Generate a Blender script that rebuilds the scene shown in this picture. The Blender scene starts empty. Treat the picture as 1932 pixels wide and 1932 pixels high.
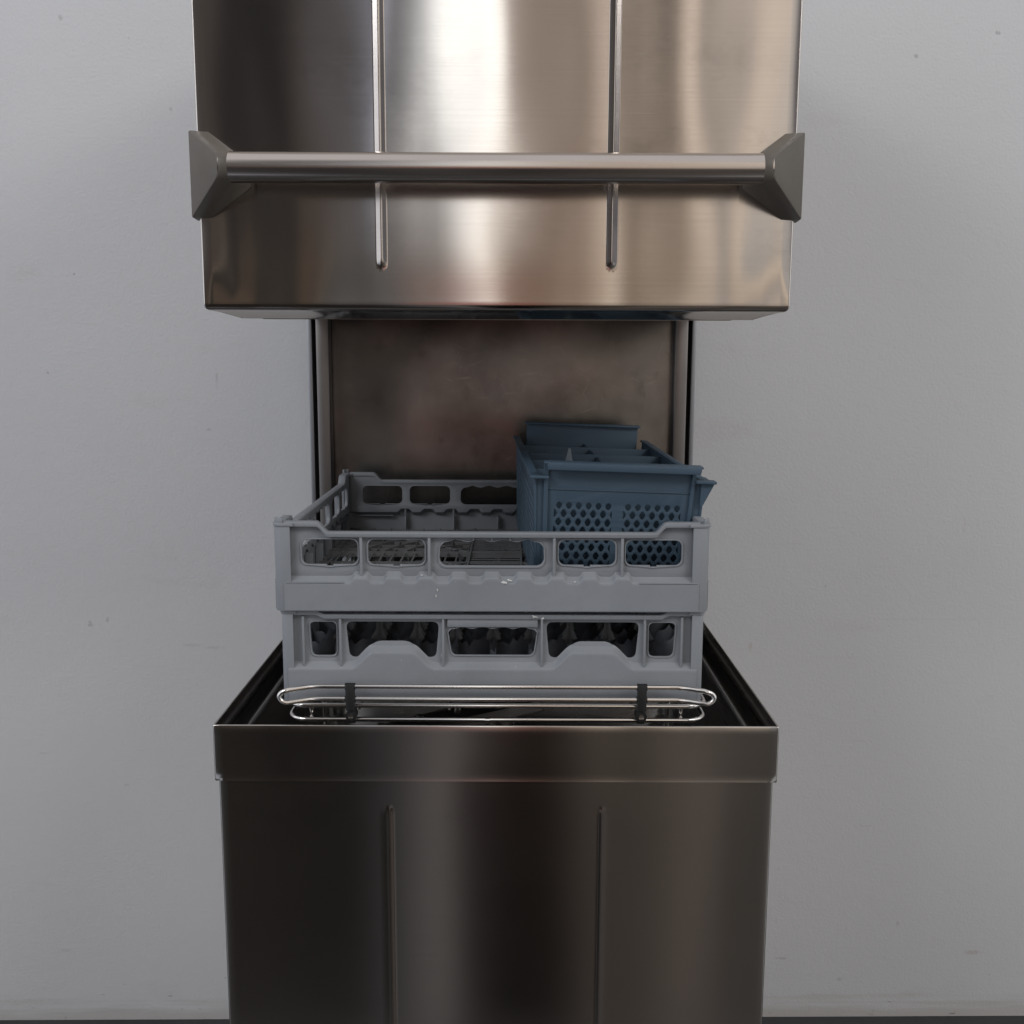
import bpy, bmesh, math, random
from mathutils import Vector, Matrix, noise
random.seed(7)
sc = bpy.context.scene
COL = sc.collection
CZ = 1.29                      # camera height above the floor
FPX = 1930.0                   # focal length in pixels of the 1932 px wide photograph
PITCH = math.atan(298/1930.0)
CT, ST = math.cos(PITCH), math.sin(PITCH)
MX = -0.0175                   # centre line of the machine
pi = math.pi

# ---------------------------------------------------------------- node helpers
def new_mat(name):
    m = bpy.data.materials.new(name); m.use_nodes = True
    nt = m.node_tree; nt.nodes.clear()
    out = nt.nodes.new('ShaderNodeOutputMaterial')
    b = nt.nodes.new('ShaderNodeBsdfPrincipled')
    nt.links.new(b.outputs[0], out.inputs[0])
    return m, nt, b

def N(nt, typ, **kw):
    n = nt.nodes.new(typ)
    for k, v in kw.items():
        if k.startswith('i_'):
            n.inputs[k[2:].replace('_', ' ')].default_value = v
        else:
            setattr(n, k, v)
    return n

def L(nt, a, b): nt.links.new(a, b)

def coords(nt, scale=(1, 1, 1), which='Object'):
    tc = N(nt, 'ShaderNodeTexCoord'); mp = N(nt, 'ShaderNodeMapping')
    mp.inputs['Scale'].default_value = scale
    L(nt, tc.outputs[which], mp.inputs[0])
    return mp.outputs[0]

def ramp(nt, fac, stops, interp='LINEAR'):
    r = N(nt, 'ShaderNodeValToRGB'); r.color_ramp.interpolation = interp
    e = r.color_ramp.elements
    while len(e) < len(stops): e.new(0.5)
    for el, (p, c) in zip(e, stops):
        el.position = p
        el.color = (c, c, c, 1) if isinstance(c, (int, float)) else (*c, 1)
    L(nt, fac, r.inputs[0])
    return r.outputs[0]

def mix(nt, fac, a, b, blend='MIX'):
    m = N(nt, 'ShaderNodeMix', data_type='RGBA', blend_type=blend)
    for sock, v in ((m.inputs[0], fac), (m.inputs[6], a), (m.inputs[7], b)):
        if hasattr(v, 'links') or isinstance(v, bpy.types.NodeSocket): L(nt, v, sock)
        elif isinstance(v, (int, float)): sock.default_value = v
        else: sock.default_value = (*v, 1)
    return m.outputs[2]

def math_n(nt, op, a, b=None, c=None, clamp=False):
    m = N(nt, 'ShaderNodeMath', operation=op, use_clamp=clamp)
    for i, v in enumerate((a, b, c)):
        if v is None: continue
        if isinstance(v, (int, float)): m.inputs[i].default_value = v
        else: L(nt, v, m.inputs[i])
    return m.outputs[0]

def noise_n(nt, vec, scale, detail=3, rough=0.55):
    n = N(nt, 'ShaderNodeTexNoise')
    n.inputs['Scale'].default_value = scale
    n.inputs['Detail'].default_value = detail
    n.inputs['Roughness'].default_value = rough
    L(nt, vec, n.inputs['Vector'])
    return n.outputs['Fac']

# ---------------------------------------------------------------- materials
def steel(name, col, rough, aniso, grime=0.0, scratch=0.0, brush=0.35, smudge=0.0):
    m, nt, b = new_mat(name)
    b.inputs['Metallic'].default_value = 1
    if aniso:
        tg = N(nt, 'ShaderNodeTangent', direction_type='UV_MAP', uv_map='UVMap')
        L(nt, tg.outputs[0], b.inputs['Tangent'])
        b.inputs['Anisotropic'].default_value = aniso
    lines = noise_n(nt, coords(nt, (3, 3, 900)), 1.0, 4, 0.7)
    cloud = noise_n(nt, coords(nt, (1, 1, 1)), 5.0, 4, 0.6)
    r1 = math_n(nt, 'MULTIPLY_ADD', lines, 0.09*brush, rough - 0.045*brush)
    r2 = math_n(nt, 'MULTIPLY_ADD', cloud, 0.05, -0.025)
    L(nt, math_n(nt, 'ADD', r1, r2), b.inputs['Roughness'])
    c = mix(nt, math_n(nt, 'MULTIPLY', lines, 0.9*brush), col, tuple(x*0.62 for x in col))
    if smudge:
        m1 = ramp(nt, noise_n(nt, coords(nt, (1, 1, 1.4)), 7.0, 5, 0.65), [(0.52, 0), (0.66, 1)])
        m2 = ramp(nt, noise_n(nt, coords(nt, (1, 1, 1)), 2.3, 2, 0.5), [(0.46, 0), (0.60, 1)])
        sm_ = math_n(nt, 'MULTIPLY', m1, m2)
        c = mix(nt, math_n(nt, 'MULTIPLY', sm_, smudge), c, tuple(x*0.62 for x in col))
        # hair scratches, nearly level
        sc1 = ramp(nt, noise_n(nt, coords(nt, (7, 1, 700)), 1.0, 1, 0.3), [(0.76, 0), (0.80, 1)])
        c = mix(nt, math_n(nt, 'MULTIPLY', math_n(nt, 'MULTIPLY', sc1, m2), 0.35), c, (0.80, 0.76, 0.72))
    if grime:
        g = noise_n(nt, coords(nt, (1, 1, 1)), 9.0, 6, 0.65)
        c = mix(nt, math_n(nt, 'MULTIPLY', ramp(nt, g, [(0.42, 0), (0.68, 1)]), grime), c, tuple(x*0.62 for x in col))
        g3 = ramp(nt, noise_n(nt, coords(nt, (1, 1, 1)), 3.6, 4, 0.6), [(0.50, 0), (0.72, 1)])
        c = mix(nt, math_n(nt, 'MULTIPLY', g3, grime), c, tuple(x*1.45 for x in col))
        g2 = noise_n(nt, coords(nt, (16, 16, 7)), 1.0, 5, 0.7)
        c = mix(nt, math_n(nt, 'MULTIPLY', ramp(nt, g2, [(0.58, 0), (0.74, 1)]), grime*0.8), c, tuple(x*0.38 for x in col))
    if scratch:
        acc = None
        for k, (ang, thr) in enumerate(((0.35, .775), (-0.5, .78), (1.25, .785), (-1.1, .785), (0.05, .79))):
            tc = N(nt, 'ShaderNodeTexCoord'); mp = N(nt, 'ShaderNodeMapping', vector_type='POINT')
            wp = noise_n(nt, coords(nt, (1, 1, 1)), 6.0, 1)
            ad = N(nt, 'ShaderNodeVectorMath', operation='MULTIPLY_ADD')
            cb = N(nt, 'ShaderNodeCombineXYZ'); L(nt, wp, cb.inputs[2]); cb.inputs[0].default_value = k*0.37
            L(nt, cb.outputs[0], ad.inputs[0]); ad.inputs[1].default_value = (1, 1, 0.06); L(nt, tc.outputs['Object'], ad.inputs[2])
            rt_ = N(nt, 'ShaderNodeVectorRotate', rotation_type='Y_AXIS'); rt_.inputs['Angle'].default_value = ang
            L(nt, ad.outputs[0], rt_.inputs['Vector'])
            L(nt, rt_.outputs[0], mp.inputs[0]); mp.inputs['Scale'].default_value = (26, 1, 620)
            s = ramp(nt, noise_n(nt, mp.outputs[0], 1.0, 1, 0.3), [(thr-0.06, 0), (thr-0.02, 1)])
            acc = s if acc is None else math_n(nt, 'MAXIMUM', acc, s)
        c = mix(nt, math_n(nt, 'MULTIPLY', acc, scratch), c, (0.60, 0.56, 0.52))
        # lime bloom and burnt-on splashes low down, uneven
        sp = ramp(nt, noise_n(nt, coords(nt, (1, 1, 1)), 60, 5, 0.7), [(0.58, 0), (0.70, 1)])
        sm = ramp(nt, noise_n(nt, coords(nt, (1, 1, 1.6)), 3.2, 2, 0.5), [(0.48, 0), (0.62, 1)])
        c = mix(nt, math_n(nt, 'MULTIPLY', math_n(nt, 'MULTIPLY', sp, sm), 0.5), c, (0.06, 0.055, 0.05))
    L(nt, c, b.inputs['Base Color'])
    bp = N(nt, 'ShaderNodeBump'); bp.inputs['Strength'].default_value = 0.04*brush
    bp.inputs['Distance'].default_value = 0.0006
    L(nt, lines, bp.inputs['Height']); L(nt, bp.outputs[0], b.inputs['Normal'])
    return m

M = {}
M['hood'] = steel('hood_brushed_steel', (0.60, 0.55, 0.51), 0.115, 1.0, brush=0.4, smudge=0.5)
M['base'] = steel('base_brushed_steel', (0.56, 0.525, 0.49), 0.13, 1.0, brush=0.55, smudge=0.5)
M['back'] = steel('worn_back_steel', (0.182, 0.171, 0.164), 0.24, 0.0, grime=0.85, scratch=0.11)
M['rail'] = steel('rail_steel', (0.31, 0.285, 0.27), 0.40, 0.0, grime=0.3)
M['tub'] = steel('tub_steel', (0.33, 0.32, 0.31), 0.28, 0.0, grime=0.3)
M['tube'] = steel('tube_steel', (0.57, 0.515, 0.475), 0.20, 0.0, brush=0.1)
M['wire'] = steel('wire_steel', (0.70, 0.67, 0.64), 0.13, 0.0, brush=0.1)
M['zinc'] = steel('column_steel', (0.40, 0.41, 0.43), 0.45, 0.0)

def plastic(name, col, rough, dirt=0.35, dirtcol=(0.10, 0.085, 0.07), specks=True, bump=0.12):
    m, nt, b = new_mat(name)
    v = coords(nt)
    c = mix(nt, ramp(nt, noise_n(nt, v, 7, 5, 0.6), [(0.35, 0), (0.7, 1)]), col, tuple(x*0.86 for x in col))
    g = ramp(nt, noise_n(nt, v, 38, 6, 0.7), [(0.52, 0), (0.72, 1)])
    c = mix(nt, math_n(nt, 'MULTIPLY', g, dirt), c, dirtcol)
    if specks:
        s = ramp(nt, noise_n(nt, v, 210, 2, 0.5), [(0.72, 0), (0.77, 1)])
        s2 = ramp(nt, noise_n(nt, v, 12, 2, 0.5), [(0.52, 0), (0.62, 1)])
        c = mix(nt, math_n(nt, 'MULTIPLY', math_n(nt, 'MULTIPLY', s, s2), 0.7), c, (0.62, 0.60, 0.58))
    L(nt, c, b.inputs['Base Color'])
    L(nt, math_n(nt, 'MULTIPLY_ADD', noise_n(nt, v, 25, 4), 0.25, rough-0.12), b.inputs['Roughness'])
    b.inputs['Specular IOR Level'].default_value = 0.35
    bp = N(nt, 'ShaderNodeBump'); bp.inputs['Strength'].default_value = bump
    bp.inputs['Distance'].default_value = 0.0008
    L(nt, noise_n(nt, v, 420, 3, 0.6), bp.inputs['Height']); L(nt, bp.outputs[0], b.inputs['Normal'])
    return m

M['grey'] = plastic('grey_polypropylene', (0.240, 0.252, 0.270), 0.50, dirt=0.10)
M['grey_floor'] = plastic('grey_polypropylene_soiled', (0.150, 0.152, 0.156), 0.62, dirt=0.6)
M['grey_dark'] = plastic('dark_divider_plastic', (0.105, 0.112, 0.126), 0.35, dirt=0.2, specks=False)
M['blue'] = plastic('blue_polypropylene', (0.052, 0.085, 0.120), 0.46, dirt=0.12, dirtcol=(0.06, 0.07, 0.08), bump=0.2)
M['worn'] = plastic('worn_pale_plastic', (0.15, 0.18, 0.20), 0.6, dirt=0.2, specks=False)
M['casting'] = plastic('handle_casting', (0.108, 0.094, 0.078), 0.45, dirt=0.2, specks=False, bump=0.25)
M['black'] = plastic('black_plastic', (0.018, 0.018, 0.018), 0.38, dirt=0.1, specks=False)
M['gap'] = plastic('gap_black', (0.008, 0.008, 0.008), 0.7, dirt=0.0, specks=False)  # near-black colour painting the shade of the open gap by the rails
M['white'] = plastic('white_nylon', (0.6, 0.6, 0.58), 0.5, dirt=0.0, specks=False)

def wall_mark(px, py, rx, rz, k, dark):
    a = (py-966)/FPX; zc = 1.836/(CT - ST*a)
    return ((px-966)*zc/FPX, CZ - zc*(ST + CT*a), rx/1000, rz/1000, k, dark)
WALL_MARKS = [wall_mark(*m) for m in ((410, 718, 3, 16, .35, 1), (395, 812, 5, 3, .5, 1), (175, 1178, 5, 8, .5, 1), (207, 1170, 4, 5, .4, 1), (365, 1217, 26, 4, .22, 1),
              (408, 1222, 22, 4, .22, 1), (1418, 1220, 4, 13, .4, 0), (1843, 1800, 20, 6, .6, 0), (1729, 100, 5, 4, .8, 1), (1885, 55, 5, 4, .7, 1), (1478, 1810, 16, 3, .45, 1),
              (115, 40, 5, 5, .5, 1), (322, 210, 3, 4, .5, 1), (1560, 1105, 3, 3, .4, 1), (1824, 990, 3, 20, .22, 0), (1760, 1168, 190, 1.6, .22, 0), (1590, 1240, 80, 1.5, .15, 0),
              (540, 1350, 4, 3, .3, 1), (245, 1480, 6, 3, .3, 1), (90, 1420, 14, 2, .25, 1), (1640, 1560, 18, 2, .25, 0), (1700, 1745, 5, 7, .35, 1), (1590, 1850, 8, 5, .4, 1), (130, 1790, 20, 4, .3, 0))]
def wall_material():
    m, nt, b = new_mat('painted_plaster')
    v = coords(nt)
    big = ramp(nt, noise_n(nt, v, 1.6, 4, 0.5), [(0.3, 0), (0.7, 1)])
    c = mix(nt, big, (0.600, 0.600, 0.610), (0.565, 0.565, 0.575))
    # faint rubbed smudges, wider than tall
    sm = ramp(nt, noise_n(nt, coords(nt, (4, 4, 11)), 1.0, 6, 0.7), [(0.60, 0), (0.74, 1)])
    c = mix(nt, math_n(nt, 'MULTIPLY', sm, 0.22), c, (0.42, 0.38, 0.35))
    # small dark specks
    vo = N(nt, 'ShaderNodeTexVoronoi'); vo.inputs['Scale'].default_value = 11.0
    L(nt, coords(nt, (1, 1, 0.8)), vo.inputs['Vector'])
    wn = noise_n(nt, v, 320, 2)
    d = math_n(nt, 'MULTIPLY_ADD', wn, 0.035, vo.outputs['Distance'])
    sp = ramp(nt, d, [(0.030, 1), (0.042, 0)])
    pick = ramp(nt, noise_n(nt, v, 4.0, 2), [(0.40, 0), (0.50, 1)])
    c = mix(nt, math_n(nt, 'MULTIPLY', math_n(nt, 'MULTIPLY', sp, pick), 0.45), c, (0.20, 0.18, 0.165))
    # scuffs running sideways
    sf = ramp(nt, noise_n(nt, coords(nt, (5, 5, 160)), 1.0, 2, 0.5), [(0.735, 0), (0.80, 1)])
    c = mix(nt, math_n(nt, 'MULTIPLY', sf, 0.20), c, (0.30, 0.28, 0.26))
    # grubby foot of the wall: splash stains with an uneven upper edge
    sx = N(nt, 'ShaderNodeSeparateXYZ'); L(nt, v, sx.inputs[0])
    edge = math_n(nt, 'MULTIPLY_ADD', noise_n(nt, coords(nt, (3.5, 3.5, 60)), 1.0, 6, 0.6), 0.15, -0.035)
    st = math_n(nt, 'SUBTRACT', edge, sx.outputs['Z'])
    st = ramp(nt, math_n(nt, 'MULTIPLY_ADD', st, 22, 0.2, clamp=True), [(0.1, 0), (1, 1)])
    c = mix(nt, math_n(nt, 'MULTIPLY', st, 0.50), c, (0.40, 0.37, 0.33))
    # marks with a place of their own: (x, z, half width, half height, strength, colour)
    dk, br = (0.17, 0.16, 0.16), (0.36, 0.29, 0.25)
    wob = noise_n(nt, v, 150, 4, 0.7)
    for mx, mz, rx, rz, k_, cc in WALL_MARKS:
        ex = math_n(nt, 'MULTIPLY', math_n(nt, 'SUBTRACT', sx.outputs['X'], mx), 1/rx)
        ez = math_n(nt, 'MULTIPLY', math_n(nt, 'SUBTRACT', sx.outputs['Z'], mz), 1/rz)
        q = math_n(nt, 'ADD', math_n(nt, 'MULTIPLY', ex, ex), math_n(nt, 'MULTIPLY', ez, ez))
        q = math_n(nt, 'ADD', q, math_n(nt, 'MULTIPLY_ADD', wob, 4.0, -2.0))
        c = mix(nt, math_n(nt, 'MULTIPLY', ramp(nt, q, [(0.05, 1), (1.0, 0)]), k_*0.62), c, dk if cc else br)
    # dark knocks and scrapes just above the floor, and one rubbed patch on the right
    kn = ramp(nt, noise_n(nt, coords(nt, (26, 26, 70)), 1.0, 3, 0.6), [(0.66, 0), (0.72, 1)])
    lowz = ramp(nt, sx.outputs['Z'], [(0.01, 1), (0.14, 0)])
    c = mix(nt, math_n(nt, 'MULTIPLY', math_n(nt, 'MULTIPLY', kn, lowz), 0.65), c, (0.17, 0.16, 0.15))
    L(nt, c, b.inputs['Base Color'])
    b.inputs['Roughness'].default_value = 0.55
    b.inputs['Specular IOR Level'].default_value = 0.25
    h = math_n(nt, 'ADD', noise_n(nt, v, 190, 3, 0.5), math_n(nt, 'MULTIPLY', noise_n(nt, v, 45, 2), 0.8))
    bp = N(nt, 'ShaderNodeBump'); bp.inputs['Strength'].default_value = 0.27
    bp.inputs['Distance'].default_value = 0.002
    L(nt, h, bp.inputs['Height']); L(nt, bp.outputs[0], b.inputs['Normal'])
    return m
M['wall'] = wall_material()

def floor_material():
    m, nt, b = new_mat('sealed_concrete')
    v = coords(nt)
    c = mix(nt, ramp(nt, noise_n(nt, v, 6, 6, 0.6), [(0.3, 0), (0.7, 1)]), (0.026, 0.026, 0.028), (0.042, 0.042, 0.044))
    L(nt, c, b.inputs['Base Color']); b.inputs['Roughness'].default_value = 0.6
    bp = N(nt, 'ShaderNodeBump'); bp.inputs['Strength'].default_value = 0.3; bp.inputs['Distance'].default_value = 0.003
    L(nt, noise_n(nt, v, 120, 4), bp.inputs['Height']); L(nt, bp.outputs[0], b.inputs['Normal'])
    return m
M['floor'] = floor_material()

# ---------------------------------------------------------------- mesh helpers
def at(px, py, Y):
    """world point seen at pixel (px,py) of the 1932 px photograph, at distance Y in front of the camera"""
    a = (py-966)/FPX
    zc = Y/(CT - ST*a)
    return Vector(((px-966)*zc/FPX, Y, CZ - zc*(ST + CT*a)))

class MB:
    def __init__(s): s.v = []; s.f = []
    def add(s, verts, faces, mat=None):
        o = len(s.v)
        s.v += [tuple(mat @ Vector(p)) if mat else tuple(p) for p in verts]
        s.f += [tuple(i+o for i in f) for f in faces]
    def grid(s, rows, closed=False):
        """rows: list of equal-length point lists"""
        n = len(rows[0]); o = len(s.v)
        for r in rows: s.v += [tuple(p) for p in r]
        for i in range(len(rows)-1):
            for j in range(n if closed else n-1):
                k = (j+1) % n
                s.f.append((o+i*n+j, o+i*n+k, o+(i+1)*n+k, o+(i+1)*n+j))
    def box(s, x0, x1, y0, y1, z0, z1, bev=0.0, mat=None):
        bm = bmesh.new()
        bmesh.ops.create_cube(bm, size=1)
        for v in bm.verts:
            v.co = Vector(((x0+x1)/2 + v.co.x*(x1-x0), (y0+y1)/2 + v.co.y*(y1-y0), (z0+z1)/2 + v.co.z*(z1-z0)))
        if bev:
            bmesh.ops.bevel(bm, geom=bm.edges[:], offset=bev, segments=2, affect='EDGES', profile=0.5)
        s.bm(bm, mat)
    def bm(s, bm, mat=None):
        bm.verts.index_update()
        s.add([v.co[:] for v in bm.verts], [[v.index for v in f.verts] for f in bm.faces], mat)
        bm.free()
    def tube(s, pts, r, n=12, closed=False, cap=True):
        pts = [Vector(p) for p in pts]; m = len(pts); rows = []
        def tan(i):
            if closed: return (pts[(i+1) % m]-pts[i-1]).normalized()
            return (pts[min(i+1, m-1)]-pts[max(i-1, 0)]).normalized()
        t0 = tan(0); ref = Vector((0, 0, 1)) if abs(t0.z) < 0.9 else Vector((0, 1, 0))
        nrm = (ref - t0*ref.dot(t0)).normalized()
        for i in range(m):
            t = tan(i); nrm = (nrm - t*nrm.dot(t)).normalized(); b = t.cross(nrm)
            rows.append([pts[i] + (nrm*math.cos(2*pi*k/n) + b*math.sin(2*pi*k/n))*r for k in range(n)])
        if closed: rows.append(rows[0])
        o = len(s.v); s.grid(rows, closed=True)
        if cap and not closed:
            s.f.append(tuple(o+k for k in range(n)))
            s.f.append(tuple(o+(m-1)*n+k for k in reversed(range(n))))
    def hull(s, pts, mat=None):
        bm = bmesh.new()
        for p in pts: bm.verts.new(p)
        bmesh.ops.convex_hull(bm, input=bm.verts[:])
        for v in [v for v in bm.verts if not v.link_faces]: bm.verts.remove(v)
        bmesh.ops.recalc_face_normals(bm, faces=bm.faces[:])
        s.bm(bm, mat)
    def plate(s, outline, holes=(), thick=0.003, bev=0.0006, mat=None):
        """flat moulded plate in the local XY plane, centred on z=0"""
        cu = bpy.data.curves.new('tmp', 'CURVE'); cu.dimensions = '2D'; cu.fill_mode = 'BOTH'
        cu.extrude = thick/2 - bev; cu.bevel_depth = bev; cu.bevel_resolution = 1; cu.offset = -bev
        for loop in (outline, *holes):
            sp = cu.splines.new('POLY'); sp.points.add(len(loop)-1); sp.use_cyclic_u = True
            for p, q in zip(sp.points, loop): p.co = (q[0], q[1], 0, 1)
        ob = bpy.data.objects.new('tmp', cu); COL.objects.link(ob)
        dg = bpy.context.evaluated_depsgraph_get(); dg.update()
        me = bpy.data.meshes.new_from_object(ob.evaluated_get(dg))
        s.add([v.co[:] for v in me.vertices], [p.vertices[:] for p in me.polygons], mat)
        bpy.data.objects.remove(ob); bpy.data.curves.remove(cu); bpy.data.meshes.remove(me)
    def build(s, name, material, parent=None, angle=35, weld=True, loc=None):
        me = bpy.data.meshes.new(name)
        me.from_pydata(s.v, [], s.f)
        bm = bmesh.new(); bm.from_mesh(me)
        if weld: bmesh.ops.remove_doubles(bm, verts=bm.verts[:], dist=1e-6)
        bmesh.ops.recalc_face_normals(bm, faces=bm.faces[:])
        uv = bm.loops.layers.uv.new('UVMap')
        for f in bm.faces:
            n = f.normal
            for l in f.loops:
                c = l.vert.co
                # U climbs the sheet (across the horizontal brushing), V runs along it
                if abs(n.z) > 0.8: l[uv].uv = (c.y, c.x)
                elif abs(n.x) > abs(n.y): l[uv].uv = (c.z, c.y)
                else: l[uv].uv = (c.z, c.x)
        bm.to_mesh(me); bm.free()
        me.materials.append(material)
        me.shade_smooth(); me.set_sharp_from_angle(angle=math.radians(angle))
        o = bpy.data.objects.new(name, me); COL.objects.link(o)
        if parent: o.parent = parent
        if loc: o.location = loc
        return o

def empty(name, loc, rot=(0, 0, 0)):
    o = bpy.data.objects.new(name, None); COL.objects.link(o)
    o.empty_display_size = 0.1
    o.location = loc; o.rotation_euler = rot
    return o

def tag(o, label=None, cat=None, group=None, kind=None):
    for k, v in (('label', label), ('category', cat), ('group', group), ('kind', kind)):
        if v: o[k] = v

def dup(o, parent, mat):
    c = o.copy(); COL.objects.link(c); c.parent = parent; c.matrix_local = mat
    return c

def rrect(x0, x1, y0, y1, r, n=5):
    p = []
    for cx, cy, a0 in ((x1-r, y1-r, 0), (x0+r, y1-r, 90), (x0+r, y0+r, 180), (x1-r, y0+r, 270)):
        for k in range(n+1):
            a = math.radians(a0 + 90*k/n); p.append((cx+r*math.cos(a), cy+r*math.sin(a)))
    return p

def fillet(pts, r, n=5, closed=False):
    """round the corners of a polyline (any dimension)"""
    P = [Vector(p) for p in pts]; m = len(P); out = []
    for i in range(m):
        if not closed and i in (0, m-1): out.append(P[i]); continue
        a, b, c = P[i-1], P[i], P[(i+1) % m]
        d1, d2 = (a-b), (c-b)
        rr = min(r, d1.length*0.49, d2.length*0.49)
        p, q = b+d1.normalized()*rr, b+d2.normalized()*rr
        for k in range(n+1):
            t = k/n; out.append(p*(1-t)**2 + b*2*t*(1-t) + q*t*t)
    return out

def smooth(a, b, x):
    t = min(1, max(0, (x-a)/(b-a))); return t*t*(3-2*t)

XZ = lambda y: Matrix.Translation((0, y, 0)) @ Matrix.Rotation(pi/2, 4, 'X')   # plate standing up, facing -Y

# ================================================================ the setting
f = MB(); f.add([(-4, 0.50, 0), (4, 0.50, 0), (4, 2.2, 0), (-4, 2.2, 0)], [(0, 1, 2, 3)])
floor = f.build('floor', M['floor']); tag(floor, kind='structure')
w = MB(); w.box(-4, 4, 0, 0.15, -0.02, 3.2)
wall = w.build('wall', M['wall']); wall.location = (0, 1.836, 0); wall.rotation_euler = (0, 0, math.radians(0.7))
tag(wall, 'plain off-white painted wall with small scuffs standing behind the steel dishwasher', 'wall')

# ================================================================ the dishwasher
dw = empty('hood_dishwasher', (MX, 1.42, 0))
tag(dw, 'stainless steel hood dishwasher with its hood raised and a long tubular handle, against the wall', 'dishwasher')
OFF = Vector((MX, 1.42, 0))
def part(mb, name, mat, parent=dw, angle=35):
    """meshes are written in world coordinates; move them into the frame of the machine"""
    root = Vector((0, 0, 0))
    p = parent
    while p is not None: root += p.location; p = p.parent
    mb.v = [tuple(Vector(q)-root) for q in mb.v]
    return mb.build(name, mat, parent, angle)

BEADX = 0.124
def shell(mb, hw, yf, yb, r, rows, disp=None, fine=(), rise=0.0, xs_step=0.010):
    """U-shaped sheet (left side, front, right side). rows = (z, inward offset)"""
    xs = set()
    x = -hw+r
    n = int((2*hw-2*r)/xs_step)
    for i in range(n+1): xs.add(round(-hw+r + i*(2*hw-2*r)/n, 6))
    for c, wd in fine:
        k = -wd
        while k <= wd+1e-9: xs.add(round(c+k, 6)); k += 0.0006
    xs = sorted(xs)
    path = [(-hw, yb, -1, 0)]
    for i in range(1, 6): path.append((-hw, yb+(yf+r-yb)*i/6, -1, 0))
    for k in range(7):
        a = pi + pi/2*k/6; path.append((-hw+r+r*math.cos(a), yf+r+r*math.sin(a), math.cos(a), math.sin(a)))
    path += [(x, yf, 0, -1) for x in xs[1:-1]]
    for k in range(7):
        a = 1.5*pi + pi/2*k/6; path.append((hw-r+r*math.cos(a), yf+r+r*math.sin(a), math.cos(a), math.sin(a)))
    for i in range(5, -1, -1): path.append((hw, yb+(yf+r-yb)*i/6, 1, 0))
    R = []
    for z, inn in rows:
        row = []
        for x, y, nx, ny in path:
            d = (disp(x, z) if (disp and ny < -0.99) else 0) - inn
            xx, yy = x+nx*d, y+ny*d
            if inn > r: xx = min(max(xx, -hw+inn), hw-inn); yy = max(yy, yf+inn)
            row.append((MX+xx, yy, z + rise*max(0, y-yf)))
        R.append(row)
    mb.grid(R)

def bead(x, z, ze, h, wd, up):
    """pressed ridge running up (or down) from its rounded end at height ze"""
    best = 0
    for s in (-1, 1):
        dx = x - s*BEADX; dz = (ze-z) if up else (z-ze)
        dist = math.hypot(dx, max(0, dz))
        t = 1 - dist/wd
        if t > 0: best = max(best, h*(t if t < 0.75 else 0.75+(t-0.75)*0.75)*(1 if t > .2 else .5+2.5*t))
    return best

# ---- hood
HW, HF, HB = 0.319, 1.133, 1.70
hz = CZ + 0.0460
def hood_disp(x, z):
    d = bead(x, z, CZ+0.098, 0.0017, 0.0060, True)
    e = min(1, (HW-abs(x))/0.05)
    d += (0.00055+0.0008*smooth(0.16, 0.0, z-hz))*noise.noise((x*5.5+3.1, 1.7, z*3.2))*e
    d += 0.0005*noise.noise((x*14, 5.1, z*5+4))*e
    d -= 0.0016*e*smooth(0.085, 0.0, z-hz)**2                              # sheet draws back towards the bottom hem
    for cx, cz, rr, h in ((-0.304, 0.024, 0.020, -0.0005), (0.30, 0.02, 0.035, -0.00025)):
        q = ((x-cx)**2 + ((z-hz)-cz)**2)/rr**2
        if q < 9: d += h*math.exp(-q)*smooth(0, 0.02, HW-0.005-abs(x))
    return d
h = MB()
zs = []
R0 = 0.007
for k in range(7):
    a = pi/2*k/6
    zs.append((hz + R0*(1-math.sin(a)), R0*(1-math.cos(a))))
zs = zs[::-1]
zs = [(hz-0.0075, 0.033), (hz-0.007, 0.032), (hz-0.0015, 0.014)] + zs
z = hz+R0+0.004
while z < CZ+0.55:
    zs.append((z, 0)); z += 0.003 if z < CZ+0.115 else 0.016
shell(h, HW, HF, HB, 0.0022, zs, hood_disp, [(-BEADX, 0.0085), (BEADX, 0.0085)], rise=0.030)
hood = part(h, 'hood', M['hood'], dw, 60)
t = MB(); t.box(MX-HW+.004, MX+HW-.004, HF+.006, HB, CZ+0.552, CZ+0.558)
part(t, 'hood_top', M['hood'], hood)
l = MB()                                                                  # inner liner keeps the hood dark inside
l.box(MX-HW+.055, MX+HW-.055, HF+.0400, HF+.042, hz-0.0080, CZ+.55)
part(l, 'liner', M['tub'], hood)

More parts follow.
